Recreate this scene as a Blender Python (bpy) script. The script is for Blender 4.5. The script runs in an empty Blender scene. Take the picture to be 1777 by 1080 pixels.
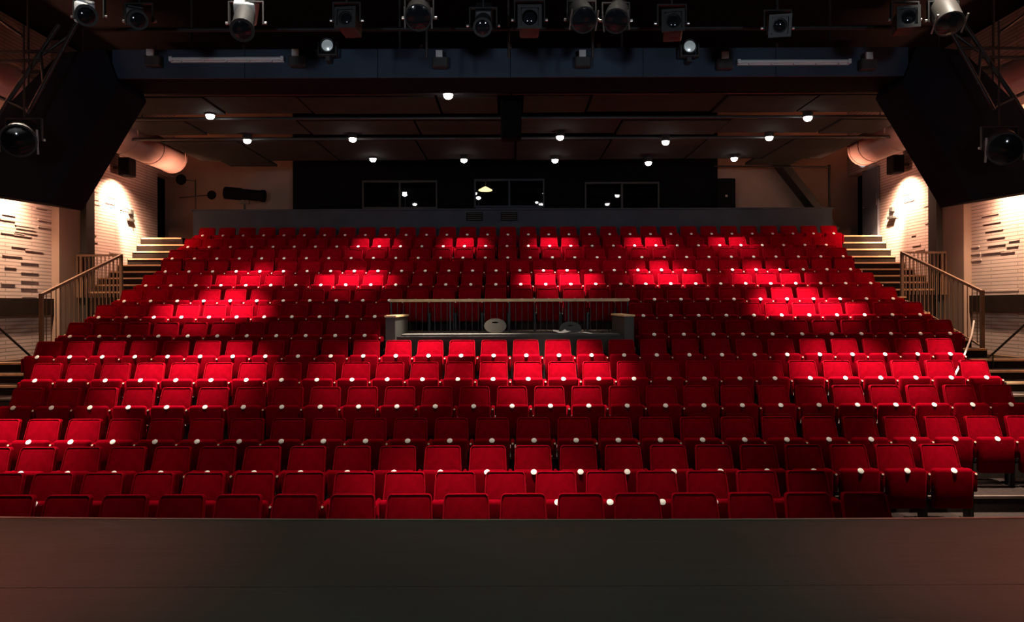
import bpy, bmesh, math, random
from mathutils import Vector, Matrix
random.seed(7)
R = math.radians
C = bpy.context.scene.collection
SC = bpy.context.scene
H0 = 2.66                      # eye height above the auditorium floor
F = 1311.0                     # focal length in pixels of the 1777 wide frame
def W(px, py, d):              # a point seen at pixel (px, py) and depth d
    return Vector(((px - 888) / F * d, d, (530 - py) / F * d + H0))
def Zr(z): return z + H0       # height relative to the eye -> world

# ------------------------------------------------------------------ camera, world, exposure
cam = bpy.data.cameras.new('camera'); camo = bpy.data.objects.new('camera', cam); C.objects.link(camo)
cam.sensor_width = 36; cam.lens = 36 * F / 1777
cam.shift_y = -10 / 1777; cam.shift_x = 0.5 / 1777
camo.location = (0, 0, H0)
camo.rotation_euler = (Matrix.Rotation(R(90), 3, 'X') @ Matrix.Rotation(R(-0.2), 3, 'Z')).to_euler()
cam.clip_start = 0.05; cam.clip_end = 200
SC.camera = camo
world = bpy.data.worlds.new('world'); SC.world = world; world.use_nodes = True
world.node_tree.nodes['Background'].inputs[0].default_value = (0.5, 0.6, 1, 1)
world.node_tree.nodes['Background'].inputs[1].default_value = 0.003
SC.view_settings.view_transform = 'Standard'; SC.view_settings.look = 'None'
SC.view_settings.gamma = 1; SC.view_settings.exposure = 0; SC.view_settings.use_curve_mapping = False
try: SC.cycles.max_bounces = 6; SC.cycles.diffuse_bounces = 3; SC.cycles.sample_clamp_indirect = 3
except Exception: pass

def spot(name, loc, target, watts, col, angle, blend=0.8, size=0.03):
    l = bpy.data.lights.new(name, 'SPOT'); l.energy = watts; l.color = col
    l.spot_size = R(angle); l.spot_blend = blend; l.shadow_soft_size = size
    o = bpy.data.objects.new(name, l); C.objects.link(o); o.location = loc
    o.rotation_euler = (Vector(target) - Vector(loc)).to_track_quat('-Z', 'Y').to_euler()
    return o
WARM = (1, .80, .62)
# added unseen fills: cool from behind the viewer, greenish and red onto the stage
for sx in (-3.5, 3.5):
    spot('front_fill_light', (sx, -1.5, Zr(1.2)), (sx * .6, 10.5, Zr(3.7)), 560, (.80, .90, 1), 58, 1, .3)
    spot('stage_floor_fill', (sx * .2, 1.2, Zr(3.8)), (sx * .2, 4.0, Zr(-1.6)), 200, (.68, .95, .80), 74, 1, .2)  # added fill that cools the tone of the stage centre
    spot('red_floor_fill', (sx * 1.6, 3.3, Zr(3.2)), (sx * 1.12, 4.1, Zr(-1.6)), 2000, (1, .20, .16), 44, 1, .15)  # added fill that reddens the sides of the stage floor
# downlights over the stalls that the lighting bridge hides from here: x, depth, target z, watts, cone
HIDDEN = [(-4.75, 11.3, 9000), (-6.6, 11.4, 3000), (-1.9, 11.4, 4000), (.55, 11.4, 9500), (5.3, 11.3, 8500), (7.2, 11.4, 7500), (-.35, 7.7, 3000), (-6.2, 9.2, 5000), (-2.2, 7.7, 800), (1.6, 7.6, 900), (5.9, 9.0, 3200), (4.9, 7.9, 1500), (-4.4, 7.6, 900)]
for x in (-4.5, 0, 4.5):
    spot('stalls_fill', (x, 9.2, Zr(3.3)), (x, 9.2, Zr(-1.5)), 240, WARM, 120, 1, .05)  # wide unseen fill added to lift the dark front rows
for x, y, w in HIDDEN:
    spot('stalls_light', (x, 11.55 if y > 11 else y, Zr(3.4)), (x, y, Zr(-1.5)), w, WARM, 36, 1, .05)

# ------------------------------------------------------------------ materials
def mat(name, col, rough=.8, metal=0, var=.15, scale=8, bump=0, bscale=60, emit=None, estr=0, spec=None, sheen=0, sheen_col=None, dirt=None):
    m = bpy.data.materials.new(name); m.use_nodes = True
    n = m.node_tree.nodes; l = m.node_tree.links; b = n['Principled BSDF']
    b.inputs['Roughness'].default_value = rough; b.inputs['Metallic'].default_value = metal
    tc = n.new('ShaderNodeTexCoord'); nz = n.new('ShaderNodeTexNoise'); nz.inputs['Scale'].default_value = scale
    nz.inputs['Detail'].default_value = 4
    l.new(tc.outputs['Object'], nz.inputs['Vector'])
    rp = n.new('ShaderNodeValToRGB'); c0 = [max(0, c * (1 - var)) for c in col]; c1 = [min(1, c * (1 + var)) for c in col]
    rp.color_ramp.elements[0].position = .3; rp.color_ramp.elements[1].position = .7
    rp.color_ramp.elements[0].color = (*c0, 1); rp.color_ramp.elements[1].color = (*c1, 1)
    l.new(nz.outputs['Fac'], rp.inputs['Fac']); l.new(rp.outputs['Color'], b.inputs['Base Color'])
    if bump:
        n2 = n.new('ShaderNodeTexNoise'); n2.inputs['Scale'].default_value = bscale; n2.inputs['Detail'].default_value = 3
        l.new(tc.outputs['Object'], n2.inputs['Vector'])
        bp = n.new('ShaderNodeBump'); bp.inputs['Strength'].default_value = bump; bp.inputs['Distance'].default_value = .01
        l.new(n2.outputs['Fac'], bp.inputs['Height']); l.new(bp.outputs['Normal'], b.inputs['Normal'])
    if emit: b.inputs['Emission Color'].default_value = (*emit, 1); b.inputs['Emission Strength'].default_value = estr
    if spec is not None: b.inputs['Specular IOR Level'].default_value = spec
    if sheen:
        b.inputs['Sheen Weight'].default_value = sheen; b.inputs['Sheen Roughness'].default_value = .4
        b.inputs['Sheen Tint'].default_value = (*(sheen_col or col), 1)
    return m
def brick_mat():
    m = mat('white_painted_brick', (.61, .51, .475), .85, var=.1, scale=1.2)
    n = m.node_tree.nodes; l = m.node_tree.links; b = n['Principled BSDF']
    tc = n.new('ShaderNodeTexCoord'); sp = n.new('ShaderNodeSeparateXYZ'); cb = n.new('ShaderNodeCombineXYZ')
    l.new(tc.outputs['Object'], sp.inputs[0]); l.new(sp.outputs['Y'], cb.inputs['X']); l.new(sp.outputs['Z'], cb.inputs['Y'])
    bk = n.new('ShaderNodeTexBrick'); bk.inputs['Scale'].default_value = 1
    bk.inputs['Brick Width'].default_value = 1.6; bk.inputs['Row Height'].default_value = .072; bk.inputs['Mortar Size'].default_value = .011
    bk.inputs['Color1'].default_value = (1, 1, 1, 1); bk.inputs['Color2'].default_value = (.86, .86, .86, 1); bk.inputs['Mortar'].default_value = (.0, .0, .0, 1)
    l.new(cb.outputs[0], bk.inputs['Vector'])
    bp = n.new('ShaderNodeBump'); bp.inputs['Strength'].default_value = .9; bp.inputs['Distance'].default_value = .012
    l.new(bk.outputs['Color'], bp.inputs['Height']); l.new(bp.outputs['Normal'], b.inputs['Normal'])
    rp = [x for x in n if x.type == 'VALTORGB'][0]
    mx = n.new('ShaderNodeMix'); mx.data_type = 'RGBA'; mx.blend_type = 'MULTIPLY'
    mr = n.new('ShaderNodeMapRange'); mr.inputs['To Min'].default_value = .55
    l.new(bk.outputs['Color'], mr.inputs['Value'])
    mx.inputs[0].default_value = 1
    l.new(rp.outputs['Color'], mx.inputs[6]); l.new(mr.outputs[0], mx.inputs[7]); l.new(mx.outputs[2], b.inputs['Base Color'])
    return m
def stage_mat():
    m = mat('black_stage_paint', (.036, .039, .036), .6, var=.18, scale=.7, bump=.06, bscale=35, spec=.08)
    n = m.node_tree.nodes; l = m.node_tree.links; b = n['Principled BSDF']
    tc = n.new('ShaderNodeTexCoord'); mp = n.new('ShaderNodeMapping'); mp.inputs['Scale'].default_value = (.5, 6, 1)
    l.new(tc.outputs['Object'], mp.inputs[0])
    nz = n.new('ShaderNodeTexNoise'); nz.inputs['Scale'].default_value = 2.2; nz.inputs['Detail'].default_value = 8; nz.inputs['Roughness'].default_value = .7
    l.new(mp.outputs[0], nz.inputs['Vector'])
    r2 = n.new('ShaderNodeValToRGB'); r2.color_ramp.elements[0].position = .66; r2.color_ramp.elements[1].position = .74
    r2.color_ramp.elements[0].color = (0, 0, 0, 1); r2.color_ramp.elements[1].color = (.05, .045, .04, 1)
    l.new(nz.outputs['Fac'], r2.inputs[0])
    rp = [x for x in n if x.type == 'VALTORGB'][0]
    mx = n.new('ShaderNodeMix'); mx.data_type = 'RGBA'; mx.blend_type = 'ADD'; mx.inputs[0].default_value = 1
    l.new(rp.outputs['Color'], mx.inputs[6]); l.new(r2.outputs['Color'], mx.inputs[7]); l.new(mx.outputs[2], b.inputs['Base Color'])
    mr = n.new('ShaderNodeMapRange'); mr.inputs['To Min'].default_value = .42; mr.inputs['To Max'].default_value = .62
    l.new(nz.outputs['Fac'], mr.inputs['Value']); l.new(mr.outputs[0], b.inputs['Roughness'])
    return m
def glass_mat():
    m = bpy.data.materials.new('window_glass'); m.use_nodes = True; n = m.node_tree.nodes; l = m.node_tree.links
    for x in list(n):
        if x.type != 'OUTPUT_MATERIAL': n.remove(x)
    t = n.new('ShaderNodeBsdfTransparent'); g = n.new('ShaderNodeBsdfGlossy'); g.inputs['Roughness'].default_value = .02
    fr = n.new('ShaderNodeFresnel'); fr.inputs[0].default_value = 1.5; mx = n.new('ShaderNodeMixShader')
    t.inputs[0].default_value = (.8, .85, .9, 1)
    l.new(fr.outputs[0], mx.inputs[0]); l.new(t.outputs[0], mx.inputs[1]); l.new(g.outputs[0], mx.inputs[2])
    l.new(mx.outputs[0], n['Material Output'].inputs[0])
    return m
M = dict(
    velvet=mat('red_velvet', (.165, .0008, .0060), .95, var=.16, scale=14, bump=.25, bscale=260, spec=0, sheen=.22, sheen_col=(1, .012, .05)),
    piping=mat('red_edge_highlight', (.25, .0015, .009), .8, var=.1, scale=20, spec=.02, sheen=.4, sheen_col=(1, .03, .07)),  # lighter red, edge highlight put into the colour
    disc=mat('white_number_plate', (.95, .94, .91), .45, var=.03, scale=30),
    cap=mat('pale_bolt_cap', (.75, .6, .45), .35, var=.05),
    steel=mat('black_steel', (.018, .018, .019), .45, var=.2),
    black=mat('matt_black', (.006, .006, .007), .95, var=.2, spec=.04),
    fly=mat('black_drape', (.004, .004, .0045), .95, var=.2, spec=.05),
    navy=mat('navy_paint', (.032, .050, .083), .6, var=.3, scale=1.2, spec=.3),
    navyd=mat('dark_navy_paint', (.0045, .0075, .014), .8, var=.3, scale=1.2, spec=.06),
    parapet=mat('blue_grey_paint', (.042, .058, .080), .85, var=.15, scale=1.5, spec=.1),
    booth=mat('booth_dark_paint', (.0035, .0042, .0055), .9, var=.25, scale=2, spec=.04),
    carpet=mat('dark_carpet', (.035, .026, .024), .98, var=.25, scale=30, bump=.2, bscale=200, spec=.1),
    step=mat('step_paint', (.017, .012, .010), .9, var=.2, scale=6, spec=.1),
    nosing=mat('pale_wood_nosing', (.72, .47, .27), .5, var=.12, scale=12),
    wood=mat('golden_wood', (.85, .60, .32), .42, var=.18, scale=6),
    rail=mat('tan_painted_rail', (.17, .105, .065), .5, var=.1, scale=5),
    brick=brick_mat(),
    plaster=mat('cream_plaster', (.27, .20, .16), .85, var=.1, scale=1.5, bump=.1, bscale=20),
    tiered=mat('tier_edge', (.16, .12, .10), .6, var=.2, scale=5),
    tan=mat('tan_plaster', (.58, .38, .28), .85, var=.12, scale=1.2, bump=.1, bscale=20),
    panel=mat('acoustic_panel', (.032, .034, .033), .95, var=.18, scale=2.5, bump=.15, bscale=60, spec=.05),
    duct=mat('galvanised_duct', (.62, .52, .47), .5, metal=.0, var=.1, scale=1.5),
    stage=stage_mat(),
    edge=mat('stage_edge_strip', (.17, .14, .115), .4, var=.3, scale=3),
    grey=mat('grey_laminate', (.042, .045, .043), .5, var=.12, scale=3),
    dgrey=mat('dark_grey_panel', (.022, .024, .023), .6, var=.15, scale=3),
    chair=mat('grey_plastic', (.065, .06, .052), .45, var=.1, scale=4),
    paper=mat('white_paper', (.8, .83, .86), .8, var=.03),
    white=mat('white_enamel', (.78, .80, .80), .4, var=.05),
    silver=mat('brushed_aluminium', (.62, .60, .58), .32, metal=.9, var=.1),
    housing=mat('lamp_housing', (.03, .031, .032), .5, var=.2),
    lensd=mat('dark_lens', (.01, .012, .015), .08, var=.1, spec=.8),
    bulb=mat('lit_lamp', (1, 1, 1), .4, var=0, emit=(1, .93, .86), estr=30),
    parlit=mat('par_reflector', (.75, .78, .8), .25, metal=.6, var=.2, scale=40, emit=(.8, .95, 1), estr=.18),
    warmlamp=mat('warm_lamp', (1, .8, .5), .4, var=0, emit=(1, .62, .25), estr=3),
    glintglow=mat('glint_glow', (1, 1, 1), .4, var=0, emit=(1, .92, .85), estr=4),
    exitlamp=mat('pale_blue_lens', (.6, .75, .8), .3, var=0, emit=(.55, .85, 1), estr=.35),
    tube=mat('fluorescent_tube', (.80, .84, .84), .35, var=.04),
    glass=glass_mat(),
    door=mat('blue_grey_door', (.10, .12, .16), .6, var=.1),
    rope=mat('white_cord', (.8, .78, .74), .7, var=.05),
)
# ------------------------------------------------------------------ mesh helpers
class MB:
    def __init__(s): s.v = []; s.f = []
    def add(s, vs, fs):
        k = len(s.v); s.v += [tuple(v) for v in vs]; s.f += [tuple(i + k for i in f) for f in fs]; return s
    def box(s, x0, x1, y0, y1, z0, z1, mtx=None):
        vs = [Vector(p) for p in ((x0,y0,z0),(x1,y0,z0),(x1,y1,z0),(x0,y1,z0),(x0,y0,z1),(x1,y0,z1),(x1,y1,z1),(x0,y1,z1))]
        if mtx: vs = [mtx @ v for v in vs]
        return s.add(vs, [(0,3,2,1),(4,5,6,7),(0,1,5,4),(1,2,6,5),(2,3,7,6),(3,0,4,7)])
    def bar(s, a, b, w, h=None):
        a, b = Vector(a), Vector(b); h = h or w; d = (b - a); L = d.length
        q = d.to_track_quat('Z', 'Y').to_matrix().to_4x4(); q.translation = a
        return s.box(-w/2, w/2, -h/2, h/2, 0, L, q)
    def tube(s, pts, r, n=8, cap=True):
        pts = [Vector(p) for p in pts]; rings = []
        rr = r if isinstance(r, (list, tuple)) else [r] * len(pts)
        for i, p in enumerate(pts):
            d = (pts[min(i+1, len(pts)-1)] - pts[max(i-1, 0)]).normalized()
            q = d.to_track_quat('Z', 'Y')
            rings.append([p + q @ Vector((math.cos(2*math.pi*j/n)*rr[i], math.sin(2*math.pi*j/n)*rr[i], 0)) for j in range(n)])
        vs = [v for g in rings for v in g]; fs = []
        for i in range(len(pts)-1):
            for j in range(n):
                a = i*n+j; b = i*n+(j+1)%n; fs.append((a, b, b+n, a+n))
        if cap: fs.append(tuple(range(n))[::-1]); fs.append(tuple((len(pts)-1)*n+j for j in range(n)))
        return s.add(vs, fs)
    def lathe(s, prof, n=16, mtx=None):   # prof: (r, z) list, about local z
        vs = []; fs = []
        for r, z in prof:
            for j in range(n): vs.append(Vector((r*math.cos(2*math.pi*j/n), r*math.sin(2*math.pi*j/n), z)))
        for i in range(len(prof)-1):
            for j in range(n):
                a = i*n+j; b = i*n+(j+1)%n; fs.append((a, b, b+n, a+n))
        fs.append(tuple(range(n))[::-1]); fs.append(tuple((len(prof)-1)*n+j for j in range(n)))
        if mtx: vs = [mtx @ v for v in vs]
        return s.add(vs, fs)
    def prism(s, poly, y0, y1):            # polygon in x,z pulled along y
        n = len(poly)
        vs = [(x, y0, z) for x, z in poly] + [(x, y1, z) for x, z in poly]
        return s.add(vs, [tuple(range(n)), tuple(range(2*n-1, n-1, -1))] + [(i, i+n, (i+1)%n+n, (i+1)%n) for i in range(n)])
    def mesh(s, name, material, smooth=False):
        me = bpy.data.meshes.new(name); me.from_pydata(s.v, [], s.f)
        bm = bmesh.new(); bm.from_mesh(me); bmesh.ops.recalc_face_normals(bm, faces=bm.faces); bm.to_mesh(me); bm.free()
        me.materials.append(material)
        if smooth:
            me.polygons.foreach_set('use_smooth', [True]*len(me.polygons))
            try: me.set_sharp_from_angle(angle=R(45))
            except Exception: pass
        return me
    def build(s, name, material, parent=None, smooth=False, loc=None):
        return link(name, s.mesh(name, material, smooth), parent, loc)
def link(name, me, parent=None, loc=None):
    o = bpy.data.objects.new(name, me); C.objects.link(o)
    if parent: o.parent = parent
    if loc is not None: o.location = loc
    return o
def rbox(dims, bev, segs=2, shape=None):
    """rounded box mesh builder: dims (x0,x1,y0,y1,z0,z1); shape(v) moves each vertex"""
    x0, x1, y0, y1, z0, z1 = dims
    bm = bmesh.new(); bmesh.ops.create_cube(bm, size=1)
    for v in bm.verts:
        v.co = Vector((x0+(v.co.x+.5)*(x1-x0), y0+(v.co.y+.5)*(y1-y0), z0+(v.co.z+.5)*(z1-z0)))
    bmesh.ops.bevel(bm, geom=list(bm.edges)+list(bm.verts), offset=bev, segments=segs, profile=.5, affect='EDGES')
    if shape:
        for v in bm.verts: v.co = Vector(shape(v.co))
    bm.verts.ensure_lookup_table(); bm.verts.index_update()
    b = MB(); b.add([v.co.copy() for v in bm.verts], [[v.index for v in f.verts] for f in bm.faces]); bm.free()
    return b
def empty(name, loc, label, cat, group=None, rz=0):
    o = bpy.data.objects.new(name, None); C.objects.link(o); o.location = loc; o.rotation_euler = (0, 0, rz)
    o.empty_display_size = .1
    return tag(o, label, cat, group)
def tag(o, label, cat=None, group=None, kind=None):
    o['label'] = label
    if cat: o['category'] = cat
    if group: o['group'] = group
    if kind: o['kind'] = kind
    return o
def struct(o, label): return tag(o, label, kind='structure')

# ------------------------------------------------------------------ seating rows: disc depth, disc height (eye-relative), seat x list
def run(x0, n, p=.52): return [x0 + p*i for i in range(n)]
ROWS = [('A', 6.62, -1.955, run(-5.10, 17)), ('B', 7.54, -1.975, run(-5.27, 17)), ('C', 8.45, -1.869, run(-6.0, 22)),
        ('D', 9.36, -1.68, run(-6.49, 26)), ('E', 10.27, -1.377, run(-6.76, 27)), ('F', 11.18, -1.10, run(-7.04, 28)),
        ('G', 12.08, -.811, run(-7.57, 29)), ('H', 13.0, -.52, run(-7.585, 11, .506)+run(2.443, 11, .508)),
        ('I', 13.93, -.209, run(-7.60, 11, .508)+run(2.42, 11, .509)), ('J', 14.85, .096, run(-7.60, 30)),
        ('K', 15.75, .426, run(-7.61, 30)), ('L', 16.66, .756, run(-7.62, 30)), ('M', 17.6, 1.10, run(-7.89, 31)),
        ('N', 18.5, 1.44, run(-7.91, 31)), ('O', 19.4, 1.805, run(-7.92, 32, .522))]
DISCZ = .60
FL = [max(.09, Zr(z) - DISCZ) for _, d, z, _ in ROWS]; FL[0] = FL[1] = .09
FRONT = [d - .42 for _, d, z, _ in ROWS]
WELL = (-2.12, 2.06)            # gap in rows H and I for the control position
SX = 9.65                       # side walls

# ------------------------------------------------------------------ floors and tiers
fl = MB().box(-10.2, 10.2, -4, FRONT[2], -.2, .09).build('floor', M['carpet']); struct(fl, 'dark carpeted floor of the auditorium with seating tiers')
def tier(i, x0, x1, y0, y1, z):
    o = MB().box(x0, x1, y0, y1, -.2, z).build('tier', M['carpet'], fl)
    MB().box(x0, x1, y0-.012, y0+.03, z-.028, z+.004).build('nosing', M['tiered'], o)
for i in range(2, len(ROWS)):
    y0 = FRONT[i]; y1 = FRONT[i+1] if i+1 < len(ROWS) else 20.3
    n = ROWS[i][0]
    x1 = {'B': 9.6, 'C': 9.6, 'D': 7.05, 'E': 7.12, 'F': 7.4, 'G': 7.905}.get(n, 8.2 if n in 'MNO' else 7.905)
    if n in 'HI':
        tier(i, -x1, WELL[0], y0, y1, FL[i]); tier(i, WELL[1], x1, y0, y1, FL[i])
    else: tier(i, -x1, x1, y0, y1, FL[i])
MB().box(WELL[0], WELL[1], FRONT[7], FRONT[9], -.2, FL[7]-.02).build('tier', M['dgrey'], fl)
# stage with a gently bowed front edge
def stage_edge(x): return 5.60 + .0045*x*x + (-.012*x)
SZ = Zr(-1.6)
st = bpy.data.objects.new('stage_floor', None); C.objects.link(st); struct(st, 'dark painted stage floor in front of the seats')
xs = [-10 + i*.5 for i in range(41)]
def stage_panel(xa, xb, yb0, front):
    b = MB(); q = [x for x in xs if xa < x < xb]; q = [xa+.003] + q + [xb-.003]
    top = [(x, stage_edge(x)) if front else (x, 4.297) for x in q] + [(x, 4.303 if front else yb0) for x in reversed(q)]
    n = len(top)
    b.add([(x, y, SZ) for x, y in top] + [(x, y, SZ-.04) for x, y in top], [tuple(range(n)), tuple(range(2*n-1, n-1, -1))] + [(i, (i+1)%n, (i+1)%n+n, i+n) for i in range(n)])
    return b.build('floor_panel', M['stage'], st)
for xa, xb in ((-10, -4.9), (-4.9, 4.9), (4.9, 10)):
    stage_panel(xa, xb, 1.2, True); stage_panel(xa, xb, 1.8, False)
MB().box(-10, 10, -3.5, 1.79, SZ-.04, SZ).build('floor_panel', M['stage'], st)
MB().box(-10, 10, -3.5, 5.35, .09, SZ-.045).build('stage_base', M['black'], st)
b = MB(); n = len(xs)
b.add([(x, stage_edge(x)+dy, z) for dy, z in ((.003, SZ-.09), (.03, SZ-.09), (.03, SZ+.006), (.003, SZ+.006)) for x in xs],
      [(k*n+i, k*n+i+1, ((k+1) % 4)*n+i+1, ((k+1) % 4)*n+i) for k in range(4) for i in range(n-1)])
b.build('edge_strip', M['edge'], st)

# ------------------------------------------------------------------ walls, ceiling
TOP = Zr(5.6)
def side_wall(s, name):
    w = MB().box(s*SX, s*(SX+.3), -4, 20.6, -.2, TOP)
    if s < 0: w.box(s*SX, s*(SX+.3), 20.6, 21.7, Zr(3.65), TOP)
    else: w.box(s*SX, s*(SX+.3), 20.6, 21.7, Zr(3.65), TOP)
    o = w.build(name, M['brick']); struct(o, 'white painted brick side wall with projecting brick courses on the ' + ('house left' if s < 0 else 'house right') + ' side')
    # pier and dark post
    MB().box(s*(SX-.16), s*SX, 15.85, 16.95, Zr(-1.2), TOP).build('pier', M['plaster'], o)
    MB().box(s*(SX-.30), s*(SX-.17), 16.62, 16.95, Zr(-1.2), Zr(3.4)).build('steel_post', M['dgrey'], o)
    # dado rail and lower skirting
    MB().box(s*(SX-.05), s*SX, 5, 15.85, Zr(-.17), Zr(.17)).build('dado_board', M['step'], o)
    MB().box(s*(SX-.06), s*SX, 12.9, 16.4, Zr(-1.16), Zr(-1.02)).build('skirting', M['rail'], o)
    # lobby behind the exit opening
    MB().box(s*(SX+.3), s*(SX+1.6), 21.7, 21.8, Zr(1.6), Zr(3.7)).box(s*(SX+1.6), s*(SX+1.7), 20.5, 21.8, Zr(1.6), Zr(3.7)).box(s*(SX+.3), s*(SX+1.7), 20.5, 21.8, Zr(3.65), Zr(3.7)).build('lobby', M['black'], o)
    return o
def bricks(o, s, spots):
    for px, py, wpx in spots:      # projecting courses where the photograph shows their shadow lines
        dpx = 888 - px if s < 0 else px - 888
        d = SX * F / dpx; z = (530 - py) / F * d + H0
        d2 = SX * F / max(60, dpx - wpx)
        pr = .013
        MB().box(s*(SX-pr), s*(SX+.01), d, max(d+.2, d2), z, z+.03).build('brick', M['brick'], o)
wl = side_wall(-1, 'wall_left'); wr = side_wall(1, 'wall_right')
bricks(wl, -1, [(4,369,22),(0,378,26),(2,401,40),(26,388,34),(28,393,34),(26,399,38),(24,405,30),(66,379,22),(66,391,22),(62,358,18),
  (36,453,30),(36,470,30),(36,485,30),(36,498,28),(38,513,26),(20,425,30),(4,440,34),(44,432,30),(8,461,20),(2,490,24),
  (192,300,16),(190,315,16),(188,328,16),(188,340,14),(184,350,16),(160,315,13),(160,330,12),(160,343,12),(162,352,12),(214,313,12),(216,322,12),(212,357,16),(208,362,16),(230,305,8),(230,330,7),
  (262,348,10),(262,360,10),(264,374,9),(240,360,7),(158,405,10),(162,418,8),(190,437,18)])
bricks(wr, 1, [(1734,374,28),(1738,388,30),(1742,401,30),(1745,414,30),(1746,427,30),(1745,440,40),(1762,440,24),(1768,430,20),(1770,420,18),(1700,432,22),(1702,444,22),(1704,455,24),
  (1768,508,66),(1768,515,66),(1768,522,66),(1768,529,66),(1768,536,66),(1768,543,66),(1768,550,66),
  (1575,318,18),(1580,327,18),(1585,338,20),(1588,350,20),(1560,380,12),(1598,428,14),(1605,436,16),(1590,411,8),(1612,360,8),(1614,390,8)])
# back wall with three control-room windows
YB = 21.0
wins = [(632,757,316,359), (826,943,314,357), (1018,1142,320,367)]
bw = bpy.data.objects.new('wall_back', None); C.objects.link(bw); struct(bw, 'rear wall with dark control room front and plastered side bays')
def X(px, d): return (px - 888)/F*d
def ZZ(py, d): return (530 - py)/F*d + H0
xa, xb = X(515, YB), X(1240, YB)
cols = [xa] + [v for w in wins for v in (X(w[0], YB), X(w[1], YB))] + [xb]
for i in range(0, len(cols), 2):
    MB().box(cols[i], cols[i+1], YB, YB+.15, Zr(1.2), TOP).build('wall_panel', M['booth'], bw)
for w in wins:
    x0, x1 = X(w[0], YB), X(w[1], YB)
    MB().box(x0, x1, YB, YB+.15, Zr(1.2), ZZ(w[3], YB)).build('wall_panel', M['parapet'] if w is wins[1] else M['booth'], bw)
    MB().box(x0, x1, YB, YB+.15, ZZ(w[2], YB), TOP).build('wall_panel', M['booth'], bw)
MB().box(xa-.1, xa, YB, 24, Zr(1.2), TOP).box(xb, xb+.1, YB, 24, Zr(1.2), TOP).box(xa, xb, 23.6, 23.7, Zr(1.2), TOP).build('booth_shell', M['black'], bw)
MB().box(xa, xb, YB+.15, 23.6, Zr(1.9), Zr(2.0)).build('booth_floor', M['black'], bw)
MB().box(-SX-.3, xa-.1, 21.7, 21.9, Zr(1.2), TOP).build('side_bay', M['tan'], bw)
MB().box(xb+.1, SX+.3, 21.7, 21.9, Zr(1.2), TOP).build('side_bay', M['tan'], bw)
for k, w in enumerate(wins):
    x0, x1, z0, z1 = X(w[0], YB), X(w[1], YB), ZZ(w[3], YB), ZZ(w[2], YB)
    fm = M['parapet'] if k == 1 else M['dgrey']
    wo = MB().box(x0-.04, x1+.04, YB-.04, YB+.02, z0-.05, z0).box(x0-.04, x1+.04, YB-.04, YB+.02, z1, z1+.05).box(x0-.04, x0, YB-.04, YB+.02, z0, z1).box(x1, x1+.04, YB-.04, YB+.02, z0, z1).build('window_%d' % (k+1), fm)
    struct(wo, ['control room window with one mullion in the dark booth front', 'control room window with pale frame and a lit pendant lamp behind the glass', 'control room window with nothing lit behind it'][k])
    xm = (x0+x1)/2
    MB().box(xm-.025, xm+.025, YB-.03, YB+.02, z0, z1).build('mullion', fm, wo)
    for a, c in ((x0, xm-.025), (xm+.025, x1)): MB().box(a, c, YB+.0, YB+.01, z0, z1).build('pane', M['glass'], wo)
ce = MB().box(-10.2, 10.2, -4, 24, TOP, TOP+.2).build('ceiling', M['fly']); struct(ce, 'black ceiling void above hung acoustic panels')
CZ = Zr(3.62)
bands = [(11.7, 12.5, [-7.6,-5.33,-3.7,-1.9,0,1.9,3.75,5.33,7.6]), (13.05, 14.18, [-7.6,-5.33,-3.7,-1.3,-.22]), (13.05, 14.18, [.2,1.4,3.75,5.33,7.6]),
         (14.8, 15.98, [-7.7,-6.4,-4.2,-1.9,.1,2.2,4.3,6.47,7.7]), (16.55, 18.75, [-7.7,-6.0,-4.27,-2.1,.1,2.2,4.3,6.2,7.7])]
for k, (y0, y1, sp) in enumerate(bands):
    for a, c in zip(sp[:-1], sp[1:]):
        t = random.uniform(-.02, .02)
        MB().box(a+.025, c-.025, y0, y1, CZ+t, CZ+t+.06).build('ceiling_panel', M['panel'], ce)
for s in (-1, 1):
    MB().box(min(s*6.1, s*7.3), max(s*6.1, s*7.3), 18.9, 19.7, CZ+.02, CZ+.08).build('ceiling_panel', M['panel'], ce)
for yy, zz in ((12.8, 3.60), (14.5, 3.60), (16.27, 3.60)):
    MB().tube([(-SX, yy, Zr(zz)), (SX, yy, Zr(zz))], .035, 8).build('lighting_bar', M['steel'], ce, True)
# low wall behind the last row
pw = MB().box(-8.55, 8.62, 20.3, 20.42, Zr(1.2), Zr(2.56)).box(-8.6, 8.67, 20.26, 20.46, Zr(2.56), Zr(2.60)).build('trim_1', M['parapet']); struct(pw, 'blue grey parapet wall behind the last row of seats')
for px in (824, 884):
    p = W(px, 376, 20.28)
    o = MB().box(-.22, .22, -.02, 0, -.11, .11).build('panel_vent', M['booth'], None, loc=p)
    tag(o, 'small dark vent panel on the parapet, ' + ('under the left edge of the lit control window' if px < 850 else 'under the middle of the lit control window'), 'vent')
    for j in range(4): MB().box(-.2, .2, -.03, -.02, -.085+j*.05, -.065+j*.05).build('slat', M['dgrey'], o)

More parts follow.
